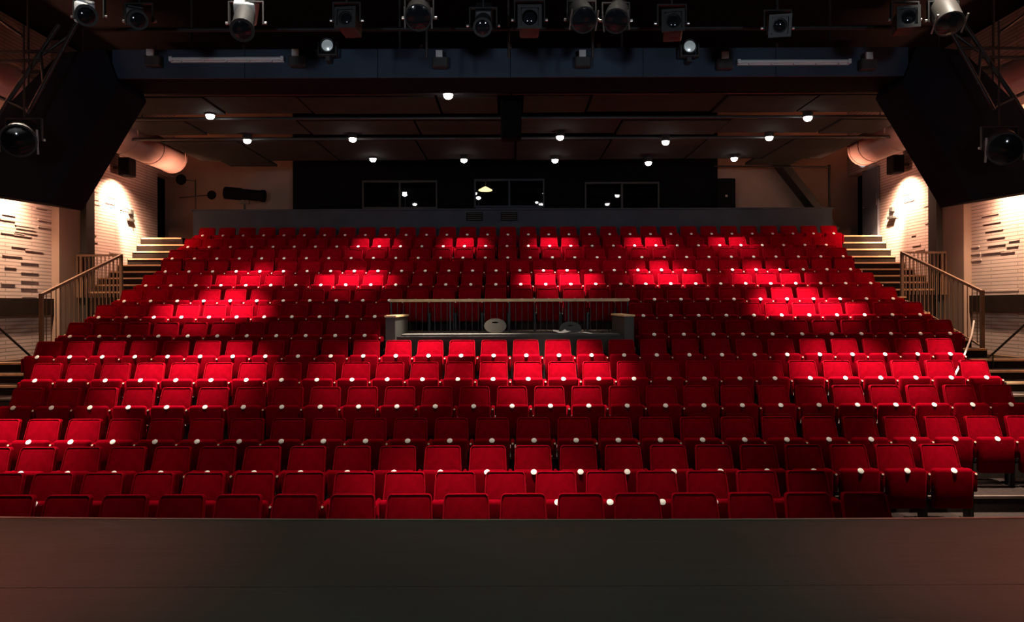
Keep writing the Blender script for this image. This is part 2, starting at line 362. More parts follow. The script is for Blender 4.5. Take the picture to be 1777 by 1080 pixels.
# ------------------------------------------------------------------ staircases at both sides
def staircase(s):
    side = 'white wall beside the blue door' if s > 0 else 'white wall beside the dark exit'
    root = empty('staircase', (0, 0, 0), 'stepped side aisle with pale nosings climbing along the %s end of the rows' % ('left' if s < 0 else 'right'), 'stairs')
    lv = []
    for i in range(3, len(ROWS)):
        y0 = FRONT[i]
        if i > 3 or True:
            lv.append((y0, FL[i]))
            if i+1 < len(ROWS): lv.append(((FRONT[i]+FRONT[i+1])/2, (FL[i]+FL[i+1])/2))
    lv += [(19.22, Zr(1.40)), (19.44, Zr(1.59)), (19.66, Zr(1.785))]
    for k, (y0, z) in enumerate(lv):
        y1 = lv[k+1][0] if k+1 < len(lv) else 21.7
        xin = 7.06 if y0 < 9.8 else 7.13 if y0 < 10.75 else 7.41 if y0 < 11.65 else 7.905 if y0 < 17.15 else 8.21 if s < 0 or y0 < 18.9 else 8.49
        xout = 8.5 if 13.25 < y0 < 16.5 else SX
        if y1 > 21: xin = 8.56
        o = MB().box(min(s*xin, s*xout), max(s*xin, s*xout), y0, y1, -.2, z).build('step', M['step'], root)
        MB().box(min(s*(xin+.03), s*(xout-.02)), max(s*(xin+.03), s*(xout-.02)), y0-.015, y0+.045, z-.03, z+.006).build('nosing', M['nosing'], o)
    # landing below the railing
    MB().box(min(s*8.5, s*SX), max(s*8.5, s*SX), 13.25, 16.5, -.2, Zr(-1.1)).build('landing', M['step'], root)
    MB().box(min(s*8.47, s*8.5), max(s*8.47, s*8.5), 13.6, 16.5, Zr(-1.1), Zr(-1.0)).build('stringer', M['step'], root)
    return root
for s in (-1, 1): staircase(s)
def railing(s):
    x = 8.53*s
    root = empty('stair_railing', (x, 13.7, Zr(-1.0)), 'tan sloping stair railing with thin balusters at the %s side aisle' % ('left' if s < 0 else 'right'), 'railing')
    L = Vector((x, 13.7, Zr(-1.0)))
    def P(y, z): return Vector((x, y, Zr(z))) - L
    a, b2 = (13.7, .22), (16.5, 1.12)
    MB().bar(P(a[0], a[1]), P(b2[0], b2[1]), .05, .05).build('handrail', M['rail'], root)
    MB().bar(P(13.7, -1.0), P(13.7, .24), .06).build('post', M['rail'], root)
    MB().bar(P(16.5, .1), P(16.5, 1.14), .06).build('post', M['rail'], root)
    n = 19
    for k in range(1, n):
        t = k/n; y = a[0]+(b2[0]-a[0])*t; z1 = a[1]+(b2[1]-a[1])*t
        MB().bar(P(y, z1-1.02), P(y, z1), .012).build('baluster', M['rail'], root)
    MB().bar(P(13.7, -.78), P(16.5, .12), .03).build('bottom_rail', M['rail'], root)
    # guard along the upper landing edge
    q = MB().bar((0, 2.8, 2.12), (s*1.1, 2.8, 2.12), .045).build('guard_rail', M['rail'], root)
    for k in range(1, 13):
        xx = s*k*.087
        MB().bar((xx, 2.8, 1.2), (xx, 2.8, 2.1), .045 if k in (10, 11, 12) else .016).build('baluster', M['rail'], root)
    return root
for s in (-1, 1): railing(s)
def wall_handrail(s):
    a = W(0 if s < 0 else 1777, 568, 12.55); b3 = W(63 if s < 0 else 1714, 625, 13.1)
    a2 = a + (a-b3)*.8
    root = empty('stair_handrail', b3, 'thin dark sloping handrail by the %s wall steps' % ('left' if s < 0 else 'right'), 'handrail')
    MB().tube([a2-b3, Vector((0,0,0))], .02, 8).build('rail', M['steel'], root, True)
    for t in (.08, .9):
        p = (a2-b3)*t; MB().tube([p, Vector((p.x, p.y, Zr(-1.33)-b3.z))], .014, 6).build('post', M['steel'], root, True)
for s in (-1, 1): wall_handrail(s)

# ------------------------------------------------------------------ the seats
def back_shape(c):     # taper to the top, lean back
    t = (c.z-.40)/.44
    return (c.x*(1-.11*t), c.y + .17*t + (.012*math.cos(c.x*6.5)-.012), c.z)
back_b = rbox((-.225, .225, .13, .215, .40, .84), .036, 3, back_shape)
def pan_shape(c):
    t = (c.z-.18)/.44
    return (c.x*(1-.03*(1-t)), c.y - .03*math.cos(c.x*6)*(1 if c.y < 0 else 0)*math.sin(math.pi*min(1, max(0, t))) , c.z)
pan_b = rbox((-.222, .222, -.045, .06, .18, .625), .035, 3, pan_shape)
disc_m = Matrix.Translation((0, -.034, .607)) @ Matrix.Rotation(R(48), 4, 'X')
disc_b = MB().lathe([(.034, 0), (.034, .006), (.030, .009)], 14, disc_m)
arm_b = rbox((.232, .279, -.02, .27, .36, .585), .02, 2)
arm_l = rbox((-.279, -.232, -.02, .27, .36, .585), .02, 2)
cap_b = MB().lathe([(.014, 0), (.012, .006)], 8, Matrix.Translation((.256, -.018, .565)) @ Matrix.Rotation(R(70), 4, 'X'))
leg_b = MB().box(.238, .273, .05, .20, .02, .37).box(.232, .279, .0, .26, 0, .022)
leg_l = MB().box(-.273, -.238, .05, .20, .02, .37).box(-.279, -.232, .0, .26, 0, .022)
frame_b = MB().box(-.222, .222, .10, .13, .30, .34).box(-.222, -.205, .1, .2, .30, .46).box(.205, .222, .1, .2, .30, .46)
pts = []
def bp(x, z):
    q = back_shape(Vector((x, .128, z))); return Vector(q)
for z in (.44, .55, .66, .77): pts.append(bp(-.222, z))
for a in (0, 30, 60, 90): pts.append(bp(-.222+.035-.035*math.cos(R(a)), .803+.034*math.sin(R(a))))
for a in (90, 60, 30, 0): pts.append(bp(.222-.035+.035*math.cos(R(a)), .803+.034*math.sin(R(a))))
for z in (.77, .66, .55, .44): pts.append(bp(.222, z))
rim_b = MB().tube([p + Vector((0, .006, 0)) for p in pts], .007, 5)  # paler tube added to imitate light catching the rounded velvet edge
ME = {k: b.mesh(k, M[m], True) for k, b, m in (('backrest', back_b, 'velvet'), ('seat_cushion', pan_b, 'velvet'), ('number_plate', disc_b, 'disc'), ('armrest', arm_b, 'velvet'),
      ('bolt_cap', cap_b, 'cap'), ('leg', leg_b, 'steel'), ('seat_frame', frame_b, 'steel'), ('piping', rim_b, 'piping'), ('armrest_end', arm_l, 'velvet'), ('leg_end', leg_l, 'steel'))}
ORD = ['first','second','third','fourth','fifth','sixth','seventh','eighth','ninth','tenth','eleventh','twelfth','thirteenth','fourteenth','fifteenth','sixteenth','seventeenth','eighteenth','nineteenth','twentieth']
def ordn(i):
    if i < 20: return ORD[i]
    if i < 29: return 'twenty-' + ORD[i-20]
    return 'thirtieth' if i == 29 else 'thirty-' + ORD[i-30]
seat0 = None
def make_seat(end=False):
    t = bpy.data.objects.new('theatre_seat', None); C.objects.link(t); t.empty_display_size = .1
    bk = link('backrest', ME['backrest'], t); link('piping', ME['piping'], bk)
    pn = link('seat_cushion', ME['seat_cushion'], t); link('number_plate', ME['number_plate'], pn)
    ar = link('armrest', ME['armrest'], t); link('bolt_cap', ME['bolt_cap'], ar)
    link('leg', ME['leg'], t); link('seat_frame', ME['seat_frame'], t)
    if end: link('armrest', ME['armrest_end'], t); link('leg', ME['leg_end'], t)
    return t
def copy_tree(o, parent=None):
    c = o.copy(); C.objects.link(c)
    if parent: c.parent = parent
    for ch in KIDS[o.name]: copy_tree(ch, c)
    return c
KIDS = {}
protos = [make_seat(False), make_seat(True)]
def reg(o):
    KIDS[o.name] = list(o.children)
    for c in o.children: reg(c)
for p in protos: reg(p)
used = [False, False]
ROWNAME = ['front row'] + [ORD[i] + ' row' for i in range(1, 14)]
for r in range(12):
    nm, d, z, xl = ROWS[r]
    for i, x in enumerate(xl):
        split = nm in 'HI'
        e = 1 if (i == 0 or (split and i == 11)) else 0
        if not used[e]: o = protos[e]; used[e] = True
        else: o = copy_tree(protos[e])
        o.location = (x, d, FL[r]); 
        if split:
            blk = 'left of' if i < 11 else 'right of'
            lab = 'red velvet tip-up seat, %s from the left, %s, %s the control desk' % (ordn(i % 11), ROWNAME[r], blk)
        else:
            lab = 'red velvet tip-up seat, %s from the left end of the %s' % (ordn(i), ROWNAME[r])
        tag(o, lab, 'seat', 'red tip-up seats in tiered rows')
# the three last rows, past the first three hundred, as one mass
far = bpy.data.objects.new('far_seats', None); C.objects.link(far)
tag(far, 'three dim last rows of red tip-up seats under the parapet', 'seats', kind='stuff')
for key, bb, m in (('backrests', back_b, 'velvet'), ('edge_highlights', rim_b, 'piping'), ('seat_cushions', pan_b, 'velvet'), ('number_plates', disc_b, 'disc'), ('armrests', arm_b, 'velvet'), ('legs', leg_b, 'steel')):
    b = MB()
    for r in range(12, 15):
        nm, d, z, xl = ROWS[r]
        for i, x in enumerate(xl):
            o = Vector((x, d, FL[r])); b.add([Vector(v)+o for v in bb.v], bb.f)
            if i == 0 and key in ('armrests', 'legs'):
                e2 = arm_l if key == 'armrests' else leg_l
                b.add([Vector(v)+o for v in e2.v], e2.f)
    o = b.build(key, M[m], far, True); o['kind'] = 'stuff'

# ------------------------------------------------------------------ control position in the middle of the rows
zf = FL[7]-.02
dk = empty('control_desk', (0, 12.75, zf), 'grey laminate control desk sunk in the middle of the seat rows', 'desk')
L = Vector((0, 12.75, zf))
dz = ZZ(580, 12.7)-zf
MB().box(-1.85, 1.8, -.12, .42, dz-.03, dz).build('desk_top', M['grey'], dk)
MB().box(-1.92, 1.87, -.16, -.12, .0, dz-.035).build('front_panel', M['dgrey'], dk)
for x in (-1.8, 0, 1.75): MB().box(x-.02, x+.02, -.1, .4, 0, dz-.03).build('desk_support', M['dgrey'], dk)
for px, nm in ((678, 'left'), (1091, 'right')):
    p = W(px, 550, 12.6); bx = MB().box(-.08, .08, -.05, 1.5, 0, p.z-zf).build('end_wall', M['grey'], None, loc=(p.x, 12.6, zf))
    tag(bx, 'grey end wall with wooden cap on the %s side of the control desk' % nm, 'partition')
    MB().box(-.095, .095, -.07, 1.52, p.z-zf, p.z-zf+.03).build('wood_cap', M['wood'], bx)
rl = empty('barrier_railing', (-.02, 14.34, FL[9]), 'long barrier with golden wooden top rail behind the control desk', 'railing')
xl0, xr0 = X(677, 14.34)+.02, X(1091, 14.34)+.02
zt = ZZ(521, 14.34)-FL[9]; zb = FL[7]-FL[9]
MB().box(xl0, xr0, -.03, .03, zt-.03, zt+.025).build('top_rail', M['wood'], rl)
MB().box(xl0, xr0, -.012, .012, zb+.10, zb+.125).build('bottom_rail', M['steel'], rl)
nb = 38
for k in range(nb+1):
    x = xl0+.02+(xr0-xl0-.04)*k/nb
    MB().bar((x, 0, zb+.11), (x, 0, zt-.02), .011).build('baluster', M['steel'], rl)
for k in range(5):
    x = xl0+.02+(xr0-xl0-.04)*k/4
    MB().bar((x, .0, zb), (x, .0, zt-.02), .03).build('post', M['steel'], rl)
MB().box(xl0, xr0, .05, .07, zb, -.02).build('kick_panel', M['dgrey'], rl)
for k in range(9):
    x = xl0+.25+(xr0-xl0-.5)*k/8; MB().box(x-.035, x+.035, .03, .05, zb, -.04).build('batten', M['grey'], rl)
def swivel(px, py, d, label):
    p = W(px, py, d); root = empty('swivel_chair', (p.x, d, zf), label, 'chair', 'grey round-backed chairs at the control desk', rz=R(180))
    zt2 = p.z-zf
    b = MB(); n = 20
    out = [(.20*math.cos(2*math.pi*i/n), .135*math.sin(2*math.pi*i/n)) for i in range(n)]
    inn = [(.06*math.cos(2*math.pi*i/n), .06+.016*math.sin(2*math.pi*i/n)) for i in range(n)]
    vs = []; fs = []
    for y in (-.015, .015):
        vs += [(x, y-.18 + .35*x*x, zt2-.135+z) for x, z in out]; vs += [(x, y-.18, zt2-.135+z) for x, z in inn]
    for i in range(n):
        j = (i+1) % n
        fs += [(i, j, n+j, n+i), (2*n+i, 3*n+i, 3*n+j, 2*n+j), (i, 2*n+i, 2*n+j, j), (n+i, n+j, 3*n+j, 3*n+i)]
    b.add(vs, fs).build('backrest', M['chair'], root, True)
    rbox((-.21, .21, -.2, .2, .42, .48), .025, 2).build('seat', M['chair'], root, True)
    MB().bar((0, -.19, .42), (0, -.19, max(.5, zt2-.2)), .05, .02).build('back_support', M['steel'], root)
    MB().lathe([(.03, .06), (.03, .42)], 10).build('column', M['steel'], root, True)
    for k in range(5):
        a = 2*math.pi*k/5; o = MB().bar((0, 0, .08), (.27*math.cos(a), .27*math.sin(a), .06), .035, .03).build('foot', M['steel'], root)
        MB().lathe([(.025, 0), (.025, .05)], 8, Matrix.Translation((.26*math.cos(a), .26*math.sin(a), 0))).build('caster', M['steel'], o, True)
swivel(859, 553, 13.45, 'grey round-backed swivel chair at the control desk, the one further from the papers')
swivel(991, 559, 13.5, 'grey round-backed swivel chair at the control desk, right behind the papers')
for px, py, rz, lab in ((975, 579, .2, 'crumpled white paper on the control desk beside a flat sheet'), (1013, 579, -.3, 'flat white sheet of paper lying on the control desk')):
    p = W(px, py, 12.78); o = MB()
    nn = 5
    vs = [(-.15+.3*i/4, -.1+.2*j/4, .004+(random.uniform(0, .06) if px < 1000 else .012*math.sin(i))) for j in range(nn) for i in range(nn)]
    vs2 = [(x, y, z+.003) for x, y, z in vs]
    fs = [(j*nn+i, j*nn+i+1, (j+1)*nn+i+1, (j+1)*nn+i) for j in range(4) for i in range(4)]
    o.add(vs, fs); o.add(vs2, fs)
    o = o.build('paper_sheet', M['paper'], None, loc=(p.x, 12.9, zf+dz+.003)); o.rotation_euler = (0, 0, rz); tag(o, lab, 'paper')

# ------------------------------------------------------------------ lighting bridge
YBR = 10.5
br = empty('lighting_bridge', (0, YBR, Zr(3.2)), 'navy lighting bridge beam spanning the hall with slanting end legs', 'lighting bridge')
LB = Vector((0, YBR, Zr(3.2)))
zb0, zb1 = ZZ(134, YBR)-Zr(3.2), ZZ(84, YBR)-Zr(3.2)
nseg = 6; x0b, x1b = X(196, YBR), X(1578, YBR)
for k in range(nseg):
    a = x0b+(x1b-x0b)*k/nseg; c = x0b+(x1b-x0b)*(k+1)/nseg
    MB().box(a+.004, c-.004, 0, .03, zb0, zb1).build('fascia_panel', M['navy'], br)
MB().box(x0b, x1b, .03, .78, zb0+.005, zb0+.05).build('soffit', M['black'], br)
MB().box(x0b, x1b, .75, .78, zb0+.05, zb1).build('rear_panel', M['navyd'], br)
def leg(s):
    pl = [(188, 84), (212, 150), (92, 352), (-20, 334), (-120, 320), (-60, 250), (0, 258), (110, 92)]
    pl = [(212, 150), (92, 352), (-120, 326), (-120, 262+90), (-121, 300), (0, 262), (110, 92), (188, 84)]
    pl = [(188, 84), (212, 150), (92, 352), (0, 338), (-110, 322), (-110, 400), (-111, 300), (0, 262), (110, 92)]
    pl = [(188, 84), (212, 150), (92, 352), (0, 338), (-130, 318), (-90, 262), (0, 200), (110, 92)]
    q = [(X(888+s*(888-a)*-1 if s > 0 else a, YBR), ZZ(c, YBR)-Zr(3.2)) for a, c in pl]
    if s > 0: q = [(-X(a, YBR), ZZ(c, YBR)-Zr(3.2)) for a, c in pl]
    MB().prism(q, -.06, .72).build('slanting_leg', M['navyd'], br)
for s in (-1, 1): leg(s)
for x in (-4.6, -1.6, 1.6, 4.6): MB().tube([(x, .4, zb0+.05), (x, .4, TOP-Zr(3.2)-.01)], .02, 6).build('hanger', M['steel'], br)
for x in (-6.9, 6.9): MB().tube([(x, .3, -1.0), (x, .3, TOP-Zr(3.2)-.01)], .02, 6).build('hanger', M['steel'], br)
# rows of small bolts along the beam's upper edge
for k in range(9):
    x = x0b+.6+(x1b-x0b-1.2)*k/8; MB().lathe([(.02, 0), (.02, .05)], 8, Matrix.Translation((x, -.01, zb1))).build('bolt', M['grey'], br, True)
def fluor(pa, pb, py, lab):
    a, c = W(pa, py, YBR-.06), W(pb, py, YBR-.06); mid = (a+c)/2
    root = empty('fluorescent_light', mid, lab, 'light'); h = (c.x-a.x)/2
    MB().box(-h, h, .015, .055, -.035, .035).build('housing', M['white'], root)
    MB().tube([(-h+.03, -.01, 0), (h-.03, -.01, 0)], .022, 10).build('tube', M['tube'], root, True)
    for x in (-h+.01, h-.01): MB().box(x-.02, x+.02, -.035, .02, -.03, .03).build('end_cap', M['white'], root)
    for k in range(5):
        x = -h+2*h*(k+.5)/5; MB().box(x-.008, x+.008, -.034, .016, -.045, -.02).build('clip', M['white'], root)
fluor(297, 493, 101, 'unlit white fluorescent tube fitting on the beam, left of the centre')
fluor(1282, 1476, 109, 'unlit white fluorescent tube fitting on the beam, right of the centre')
BEAMLAB = ['at the far left end of the beam', 'between the left tube and the round lamp', 'left of the middle of the beam', 'right of the middle of the beam', 'beside the right fluorescent tube', 'at the right end past the tube']
for k, (px, py) in enumerate(((264, 91), (515, 92), (764, 95), (1012, 95), (1259, 99), (1508, 101))):
    p = W(px, py, YBR-.12); root = empty('flood_lamp', p, 'small dark clamp flood with white face ' + BEAMLAB[k], 'lamp', 'small floods clamped along the beam')
    rbox((-.10, .12, -.02, .10, -.17, -.02), .015, 1).build('body', M['housing'], root)
    MB().box(-.045, .045, -.05, -.015, -.04, .05).build('face_plate', M['white'], root)
    MB().box(-.05, .05, -.015, .12, -.045, .055).build('bracket', M['housing'], root)
for px, py, lab in ((569, 77, 'round silver reflector lamp above the beam, left one'), (1199, 81, 'round silver reflector lamp above the beam, right one')):
    p = W(px, py, YBR-.2); root = empty('par_lamp', p, lab, 'lamp', 'round reflector lamps on the beam')
    m = Matrix.Rotation(R(90), 4, 'X')
    MB().lathe([(.10, -.16), (.10, 0), (.085, .0), (.08, -.02)], 20, m).build('can', M['housing'], root, True)
    MB().lathe([(.078, -.012), (.06, -.005), (.03, .002), (.008, .003)], 20, m).build('lens', M['parlit'], root, True)
    MB().box(-.13, -.11, .0, .1, -.12, .05).box(.11, .13, .0, .1, -.12, .05).box(-.13, .13, .0, .1, -.14, -.12).build('yoke', M['housing'], root)
    MB().box(-.03, .03, .03, .22, -.2, -.12).build('clamp', M['housing'], root)

# ------------------------------------------------------------------ downlights over the rows
DL = [(648, 277, 18.3, 60), (806, 279, 18.3, 62), (964, 280, 18.3, 75), (1126, 285, 18.3, 75), (1275, 278, 18.3, 60),
      (430, 244, 16.0, 130), (613, 242, 15.9, 190), (973, 240, 15.8, 210), (1156, 249, 16.1, 170), (1336, 242, 16.0, 170),
      (366, 201, 14.1, 330), (1403, 208, 14.2, 330), (779, 167, 12.66, 330)]
rowlab = {18: 'over the last rows', 16: 'over the middle rows', 14: 'over the front of the ceiling', 12: 'close behind the beam'}
def dl_lab(px, d):
    g = [q[0] for q in DL if abs(q[2]-d) < 1]; g.sort(); k = g.index(px)
    base = 'lit round downlight '
    if d > 17.5: return base + '%s from the left of the five over the last rows' % ordn(k)
    if d > 15: return base + '%s from the left of the five over the middle rows' % ordn(k)
    if d > 13.5: return base + ('near the left wall' if k == 0 else 'near the right wall') + ', alone in its ceiling slot'
    return base + 'alone just below the lighting bridge beam'
for px, py, d, w in DL:
    p = W(px, py, d); root = empty('downlight', p, dl_lab(px, d), 'downlight', 'lit downlights in the ceiling slots')
    MB().lathe([(.08, .03), (.095, .03), (.095, .15), (.05, .2), (.02, .2)], 16).build('can', M['housing'], root, True)
    MB().lathe([(.015, -.045), (.045, -.038), (.068, -.016), (.078, .015), (.075, .04)], 16).build('bulb', M['bulb'], root, True)
    MB().tube([(0, 0, .2), (0, 0, Zr(3.75)-p.z)], .015, 6).build('stem', M['steel'], root)
    spot('downlight_beam', p + Vector((0, 0, -.09)), p + Vector((0, .12, -3)), w*(26 if d < 17 else 18), WARM, 46 if d > 17 else 40, 1, .05)
    spot('downlight_spill', p + Vector((0, 0, -.09)), p + Vector((0, 0, -3)), 110 if d < 17 else 14, WARM, 130, 1, .05)
# hung black loudspeaker cluster
p = W(888, 240, 12.4); root = empty('hung_speaker', p, 'black loudspeaker box hung in the centre of the ceiling', 'speaker')
rbox((-.17, .17, 0, .3, 0, .66), .02, 1).build('cabinet', M['fly'], root); MB().box(-.15, .15, -.012, 0, .03, .63).build('grille', M['black'], root)
MB().box(-.02, .02, .1, .14, .66, 1.0).build('hanger', M['steel'], root)

# ------------------------------------------------------------------ ducts, wall lights, boxes at the side walls
for s in (-1, 1):
    nm = 'left' if s < 0 else 'right'
    y1 = 18.9 if s < 0 else 18.2
    root = empty('air_duct', (s*8.5, 9.0, Zr(3.72)), 'large round pale air duct running along the %s wall under the ceiling' % nm, 'duct')
    ys = [9.0+i*1.25 for i in range(int((y1-9)/1.25)+1)] + [y1]
    for a, c in zip(ys[:-1], ys[1:]):
        MB().tube([(0, a-9+.01, 0), (0, c-9-.01, 0)], .37, 24).build('section', M['duct'], root, True)
        MB().tube([(0, c-9-.04, 0), (0, c-9+.04, 0)], .385, 24).build('joint_band', M['duct'], root, True)
    for y in (3, 6, 8.4): MB().tube([(0, y, .37), (0, y, 1.8)], .012, 6).build('hanger', M['steel'], root)
    # wall washers: black boxes that throw light down
    for k, (y, z) in enumerate(((18.35, 3.38), (14.2, 3.1), (9.2, 3.1))):
        p = Vector((s*(SX-.32), y, Zr(z)))
        root = empty('wall_washer', p, 'black box wall light above the glowing patch of %s wall, %s' % (nm, ['near the rear exit', 'behind the slanting leg', 'nearest the stage'][k]), 'wall light')
        rbox((-.14, .14, -.17, .17, -.22, .22), .02, 1).build('housing', M['black'], root)
        MB().box(min(0, s*.32), max(0, s*.32), -.04, .04, -.03, .03).build('bracket', M['steel'], root)
        MB().box(-.09, .09, -.1, .1, -.235, -.222).build('lens', M['lensd'], root)
        spot('wall_washer_beam', p + Vector((-.1*s, 0, -.27)), p + Vector((s*.42, 1.0 if k == 0 else .1, -1.9)), (1900, 820, 450)[k], (1, .66, .41), 50 if k == 0 else 100, 1, .06)
        spot('wall_washer_spill', p + Vector((-.1*s, 0, -.27)), p + Vector((s*.2, 0, -1.5)), (800, 420, 150)[k], (1, .50, .31), 150, .9, .06)
        spot('duct_bounce_fill', (s*7.9, y-.1, Zr(2.55)), (s*8.5, y+.1, Zr(3.7)), (120, 900, 900)[k], (1, .36, .22), 120, 1, .06)  # unseen lamp added in place of warm wall bounce on the duct
    # loudspeaker box on the dark post
    p = W(133 if s < 0 else 1643, 306 if s < 0 else 310, 16.4)
    root = empty('wall_speaker', p, 'small black box loudspeaker high on the dark post at the %s wall' % nm, 'speaker')
    rbox((-.15, .15, -.12, .12, -.2, .2), .02, 1).build('cabinet', M['black'], root); MB().box(-.12, .12, -.13, -.12, -.17, .17).build('grille', M['steel'], root)
    MB().box(min(0, s*.4), max(0, s*.4), .0, .05, -.02, .02).build('bracket', M['steel'], root)
    # switch boxes
    d = 19.1
    for py, lab in ((366, 'upper'), (380, 'lower')):
        root = empty('switch_box', (s*(SX-.03), d, ZZ(py, d)), 'dark switch box on the bright %s rear wall, %s of two' % (nm, lab), 'switch box')
        rbox((-.03, .03, -.09, .09, -.06, .06) if lab == 'upper' else (-.05, .03, -.16, .16, -.035, .035), .01, 1).build('body', M['housing'], root)
        MB().box(-s*.055-.005, -s*.055+.005, -.02, .02, -.02, .02).build('button', M['steel'], root)
    # emergency light over the exit
    p = W(293 if s < 0 else 1498, 280 if s < 0 else 287, 20.4)
    root = empty('emergency_light', p, 'small bluish emergency light above the %s rear exit' % nm, 'light')
    MB().lathe([(.10, 0), (.10, .05), (.03, .07)], 14, Matrix.Rotation(R(-90), 4, 'X')).build('base', M['white'], root, True)
    MB().lathe([(.085, 0), (.07, .05), (.02, .075)], 14, Matrix.Rotation(R(90), 4, 'X')).build('lens', M['exitlamp'], root, True)
    MB().box(min(0, s*(SX-abs(p.x))), max(0, s*(SX-abs(p.x)-.01)), .06, .1, -.03, .03).build('bracket', M['steel'], root)
# blue-grey door leaf standing against the right rear wall, dark door on the left
dr = MB().box(SX-.08, SX-.02, 19.75, 20.6, Zr(1.8), Zr(3.6)).build('door_1', M['door']); struct(dr, 'blue grey door leaf opened back against the right rear wall')
MB().tube([(SX-.1, 20.45, Zr(2.6)), (SX-.14, 20.45, Zr(2.6)), (SX-.14, 20.35, Zr(2.6))], .012, 6).build('handle', M['silver'], dr, True)
MB().tube([(SX-.085, 19.8, Zr(2.6)), (SX-.085, 19.8, Zr(2.9))], .01, 6).build('hinge', M['silver'], dr, True)

# ------------------------------------------------------------------ things at the back
root = empty('follow_spot', W(425, 363, 20.9), 'long black follow spotlight on a stand behind the parapet', 'spotlight')
zc = ZZ(336, 20.9)-root.location.z
MB().lathe([(.12, -.56), (.17, -.54), (.17, -.1), (.15, -.08), (.15, .45), (.17, .47), (.17, .56), (.13, .57)], 16, Matrix.Translation((0, 0, zc)) @ Matrix.Rotation(R(5), 4, 'Y') @ Matrix.Rotation(R(90), 4, 'Y')).build('barrel', M['black'], root, True)
MB().tube([(0, 0, -.8), (0, 0, zc-.16)], .03, 8).build('post', M['grey'], root, True)
MB().box(-.14, .14, -.03, .03, zc-.26, zc-.17).build('yoke', M['grey'], root)
for k in range(3):
    a = 2*math.pi*k/3+.5; MB().tube([(0, 0, -.2), (.4*math.cos(a), .3*math.sin(a), -.85)], .02, 6).build('leg', M['steel'], root)
root = empty('lamp_stand', W(340, 363, 21.0), 'thin dark stand with a round lamp head and side arm behind the parapet', 'lamp stand')
MB().tube([(0, 0, -.8), (0, 0, .85)], .018, 6).build('pole', M['steel'], root, True)
MB().tube([(-.45, 0, .35), (.4, 0, .42)], .018, 6).build('arm', M['steel'], root, True)
MB().lathe([(.13, -.05), (.15, 0), (.13, .05)], 14, Matrix.Translation((-.4, 0, .85)) @ Matrix.Rotation(R(90), 4, 'X')).build('lamp_head', M['black'], root, True)
MB().lathe([(.10, -.05), (.13, 0), (.10, .05)], 14, Matrix.Translation((.45, 0, .42)) @ Matrix.Rotation(R(90), 4, 'X')).build('counterweight', M['black'], root, True)
MB().tube([(-.4, 0, .85), (0, 0, .8)], .014, 6).build('head_arm', M['steel'], root, True)
p = W(1261, 366, 20.9); root = empty('floor_speaker', p, 'tall black loudspeaker cabinet behind the parapet by the tan bay', 'speaker')
rbox((-.26, .26, 0, .4, -.9, .88), .02, 1).build('cabinet', M['black'], root)
MB().box(-.23, .23, -.015, 0, -.85, .83).build('grille', M['black'], root); MB().box(-.03, .03, -.025, -.015, .36, .42).build('badge', M['silver'], root)
a = W(1362, 296, 21.2); b4 = W(1418, 368, 21.2)
o = MB().bar(a-b4+(a-b4)*.3, (b4-a)*.5, .52, .2).build('slanted_brace', M['dgrey'], None, loc=b4); tag(o, 'grey slanted brace leaning across the tan rear bay', 'brace')
MB().box(-.3, .3, -.12, .12, -.62, -.5).build('base_plate', M['dgrey'], o)
root = empty('pole_frame', W(1440, 372, 20.9), 'thin dark pole and cross pipe in front of the tan rear bay', 'pole')
MB().tube([(0, 0, -.9), (0, 0, ZZ(288, 20.9)-root.location.z)], .035, 8).build('upright', M['steel'], root, True)
MB().tube([(0, 0, ZZ(292, 20.9)-root.location.z), (X(1240, 20.9)-root.location.x, 0, ZZ(290, 20.9)-root.location.z)], .025, 8).build('cross_pipe', M['steel'], root, True)
# inside the control room
p = W(843, 331, 21.8); root = empty('pendant_lamp', p, 'glowing warm pendant lamp seen through the lit control window', 'lamp')
MB().lathe([(.20, 0), (.19, .03), (.06, .10), (.02, .12)], 18).build('shade', M['warmlamp'], root, True); MB().tube([(0, 0, .1), (.06, 0, 1.2)], .02, 6).build('cord', M['grey'], root)
for px, py, lab in ((703, 338, 'small added glowing bulb for a lamp reflection, next to the control window mullion'), (831, 344, 'small added glowing bulb for a glint below the pendant behind the control window'), (932, 352, 'tiny added glowing bulb for a glint behind the right pane of the control window')):
    p = W(px, py, 21.6); root = empty('glint_bulb', p, lab, 'lamp')
    k = .6 if px == 932 else 1
    MB().lathe([(.02*k, -.04*k), (.07*k, -.01), (.07*k, .02), (.03*k, .05*k)], 14).build('bulb', M['glintglow'], root, True)  # glowing bulb added to imitate a reflection in the window glass
    MB().tube([(0, .03, 0), (0, .12, -.1), (0, .12, Zr(2.0)-p.z)], .012, 6).build('stem', M['steel'], root)

# ------------------------------------------------------------------ stage lighting rig above
YR = 8.4
rg = empty('rig_pipe', (0, YR+.7, ZZ(50, YR+.7)), 'long dark scaffold pipe crossing above the lighting bridge', 'pipe')
MB().tube([(X(150, YR), 0, 0), (X(1600, YR), 0, 0)], .026, 8).build('pipe', M['steel'], rg, True)
for px in (742, 884, 1030): MB().tube([(X(px, YR+.7), 0, -.35), (X(px, YR+.7), 0, 2.4)], .016, 6).build('dropper', M['steel'], rg)
rg2 = empty('upper_pipe', (0, YR, Zr(3.62)), 'upper scaffold pipe that carries the stage spotlights', 'pipe')
MB().tube([(-6.2, 0, 0), (6.2, 0, 0)], .026, 8).build('pipe', M['steel'], rg2, True)
for x in (-5, -1.6, 1.6, 5): MB().tube([(x, 0, 0), (x, 0, TOP-Zr(3.62)-.01)], .016, 6).build('dropper', M['steel'], rg2)
